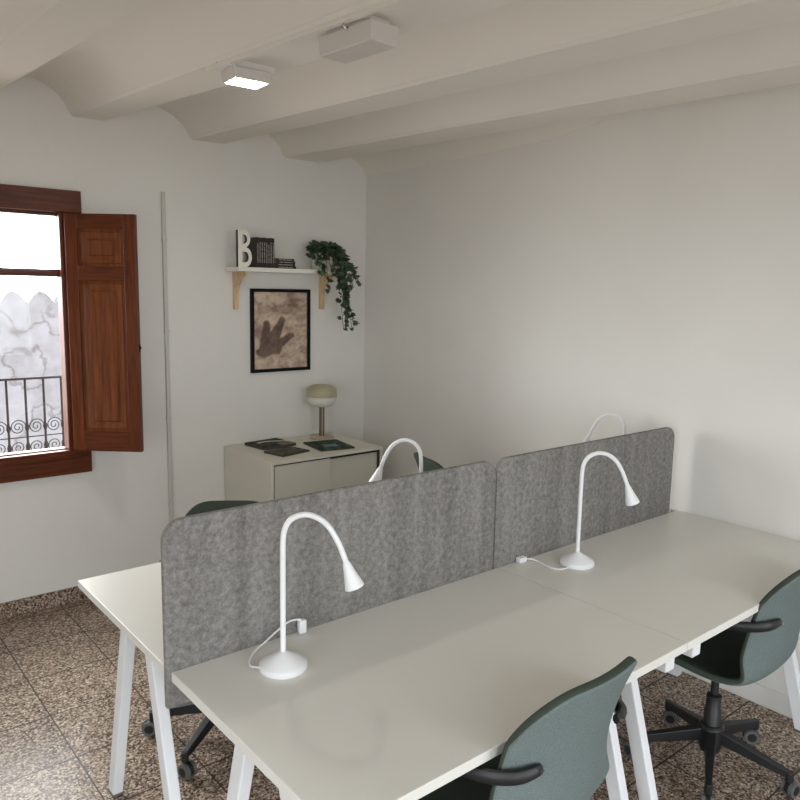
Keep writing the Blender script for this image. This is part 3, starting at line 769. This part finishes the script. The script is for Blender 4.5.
# cable trunking along the edge of that beam
bm = B(); ya, yb = -1.26, -5.0
xa, xb = bx(beams[5], ya)[0]+.012, bx(beams[5], yb)[0]+.012
hexa(bm, [(xa, ya, 2.514), (xa+.026, ya, 2.514), (xb+.026, yb, 2.514), (xb, yb, 2.514), (xa, ya, 2.534), (xa+.026, ya, 2.534), (xb+.026, yb, 2.534), (xb, yb, 2.534)])
tag(obj('cable_trunking', bm, m_ceil, bevel=.003), 'thin white cable trunking along the lit beam of the ceiling', 'trunking')
cd = thing('wall_conduit', 'thin white vertical cable conduit on the window wall right of the shutter', 'conduit', (-1.372, 0, 0))
obj('channel', box(B(), -.011, .011, -.018, -.0003, .078, 2.205), m_trunk, cd, bevel=.003)
for z in (.45, .95, 1.45, 1.95):
    bm = B(); box(bm, -.0135, .0135, -.0205, -.0005, z-.008, z+.008); obj('clip', bm, m_trunk, cd, bevel=.002)

# ------------------------------------------------------------------ light
SKY_BACK, SKY_STREET = 5.6, 15.5
w_ = bpy.data.worlds.new('world'); sc.world = w_; w_.use_nodes = True
n, l = w_.node_tree.nodes, w_.node_tree.links
bg = n['Background']; tc = n.new('ShaderNodeTexCoord'); sx = n.new('ShaderNodeSeparateXYZ'); cr = n.new('ShaderNodeValToRGB')
mr = n.new('ShaderNodeMapRange'); mr.inputs[1].default_value = -1; mr.inputs[2].default_value = 1
l.new(tc.outputs['Generated'], sx.inputs[0]); l.new(sx.outputs[2], mr.inputs[0]); l.new(mr.outputs[0], cr.inputs['Fac'])
cr.color_ramp.elements[0].position = .40; cr.color_ramp.elements[0].color = (.22, .21, .195, 1)
cr.color_ramp.elements[1].position = .52; cr.color_ramp.elements[1].color = (.93, .97, 1.0, 1)
tint = n.new('ShaderNodeMapRange'); tint.data_type = 'FLOAT_VECTOR'
tint.inputs['From Min'].default_value = (-.15,)*3; tint.inputs['From Max'].default_value = (.45,)*3
tint.inputs[9].default_value = (.965, .985, 1.0); tint.inputs[10].default_value = (1.02, 1.0, .965)
cy_ = n.new('ShaderNodeCombineXYZ')
for k_ in range(3): l.new(sx.outputs[1], cy_.inputs[k_])
l.new(cy_.outputs[0], tint.inputs[6])
vm = n.new('ShaderNodeVectorMath'); vm.operation = 'MULTIPLY'; l.new(cr.outputs['Color'], vm.inputs[0]); l.new(tint.outputs[1], vm.inputs[1])
l.new(vm.outputs[0], bg.inputs['Color']); 
# the sky is brightest over the street, beyond the window
m2 = n.new('ShaderNodeMapRange'); m2.interpolation_type = 'SMOOTHSTEP'; m2.inputs[1].default_value = .38; m2.inputs[2].default_value = .54; m2.inputs[3].default_value = SKY_BACK; m2.inputs[4].default_value = SKY_STREET
l.new(sx.outputs[1], m2.inputs[0]); l.new(m2.outputs[0], bg.inputs['Strength'])
def portal(loc, rot, sx_, sy_):
    a = bpy.data.lights.new('portal', 'AREA'); a.shape = 'RECTANGLE'; a.size, a.size_y = sx_, sy_; a.cycles.is_portal = True
    o = bpy.data.objects.new('window_portal', a); C.objects.link(o); o.location = loc; o.rotation_euler = rot
portal(((WX0+WX1)/2, .14, (WZ0+WZ1)/2), (R(-90), 0, 0), WX1-WX0, WZ1-WZ0)
for a, b_ in o1: portal(((a+b_)/2, YB-.21, 1.15), (R(90), 0, 0), b_-a, 2.3)
portal((XL-.21, -3.9, 1.05), (R(90), 0, R(-90)), 1.4, 2.1)

# ------------------------------------------------------------------ camera
f, yaw, pit, rol = 748.84, R(39.8856), R(8.3491), R(1.1289)
fw = Vector((math.sin(yaw)*math.cos(pit), math.cos(yaw)*math.cos(pit), -math.sin(pit)))
r_ = Vector((math.cos(yaw), -math.sin(yaw), 0)); u_ = r_.cross(fw)
r2 = r_*math.cos(rol)+u_*math.sin(rol); u2 = -r_*math.sin(rol)+u_*math.cos(rol)
cam = bpy.data.cameras.new('camera'); co = bpy.data.objects.new('camera', cam); C.objects.link(co)
cam.sensor_width = 36; cam.sensor_fit = 'HORIZONTAL'; cam.lens = f/800*36; cam.clip_start = .05; cam.clip_end = 200
M = Matrix(((r2.x, u2.x, -fw.x, -3.0572), (r2.y, u2.y, -fw.y, -4.0767), (r2.z, u2.z, -fw.z, 1.6994), (0, 0, 0, 1)))
co.matrix_world = M
sc.camera = co
vs = sc.view_settings
vs.view_transform = 'Standard'; vs.look = 'None'; vs.gamma = 1; vs.use_curve_mapping = False; vs.exposure = 0.08
try: sc.display_settings.display_device = 'sRGB'
except Exception: pass
sc.cycles.max_bounces = 12; sc.cycles.diffuse_bounces = 8; sc.cycles.sample_clamp_indirect = 8
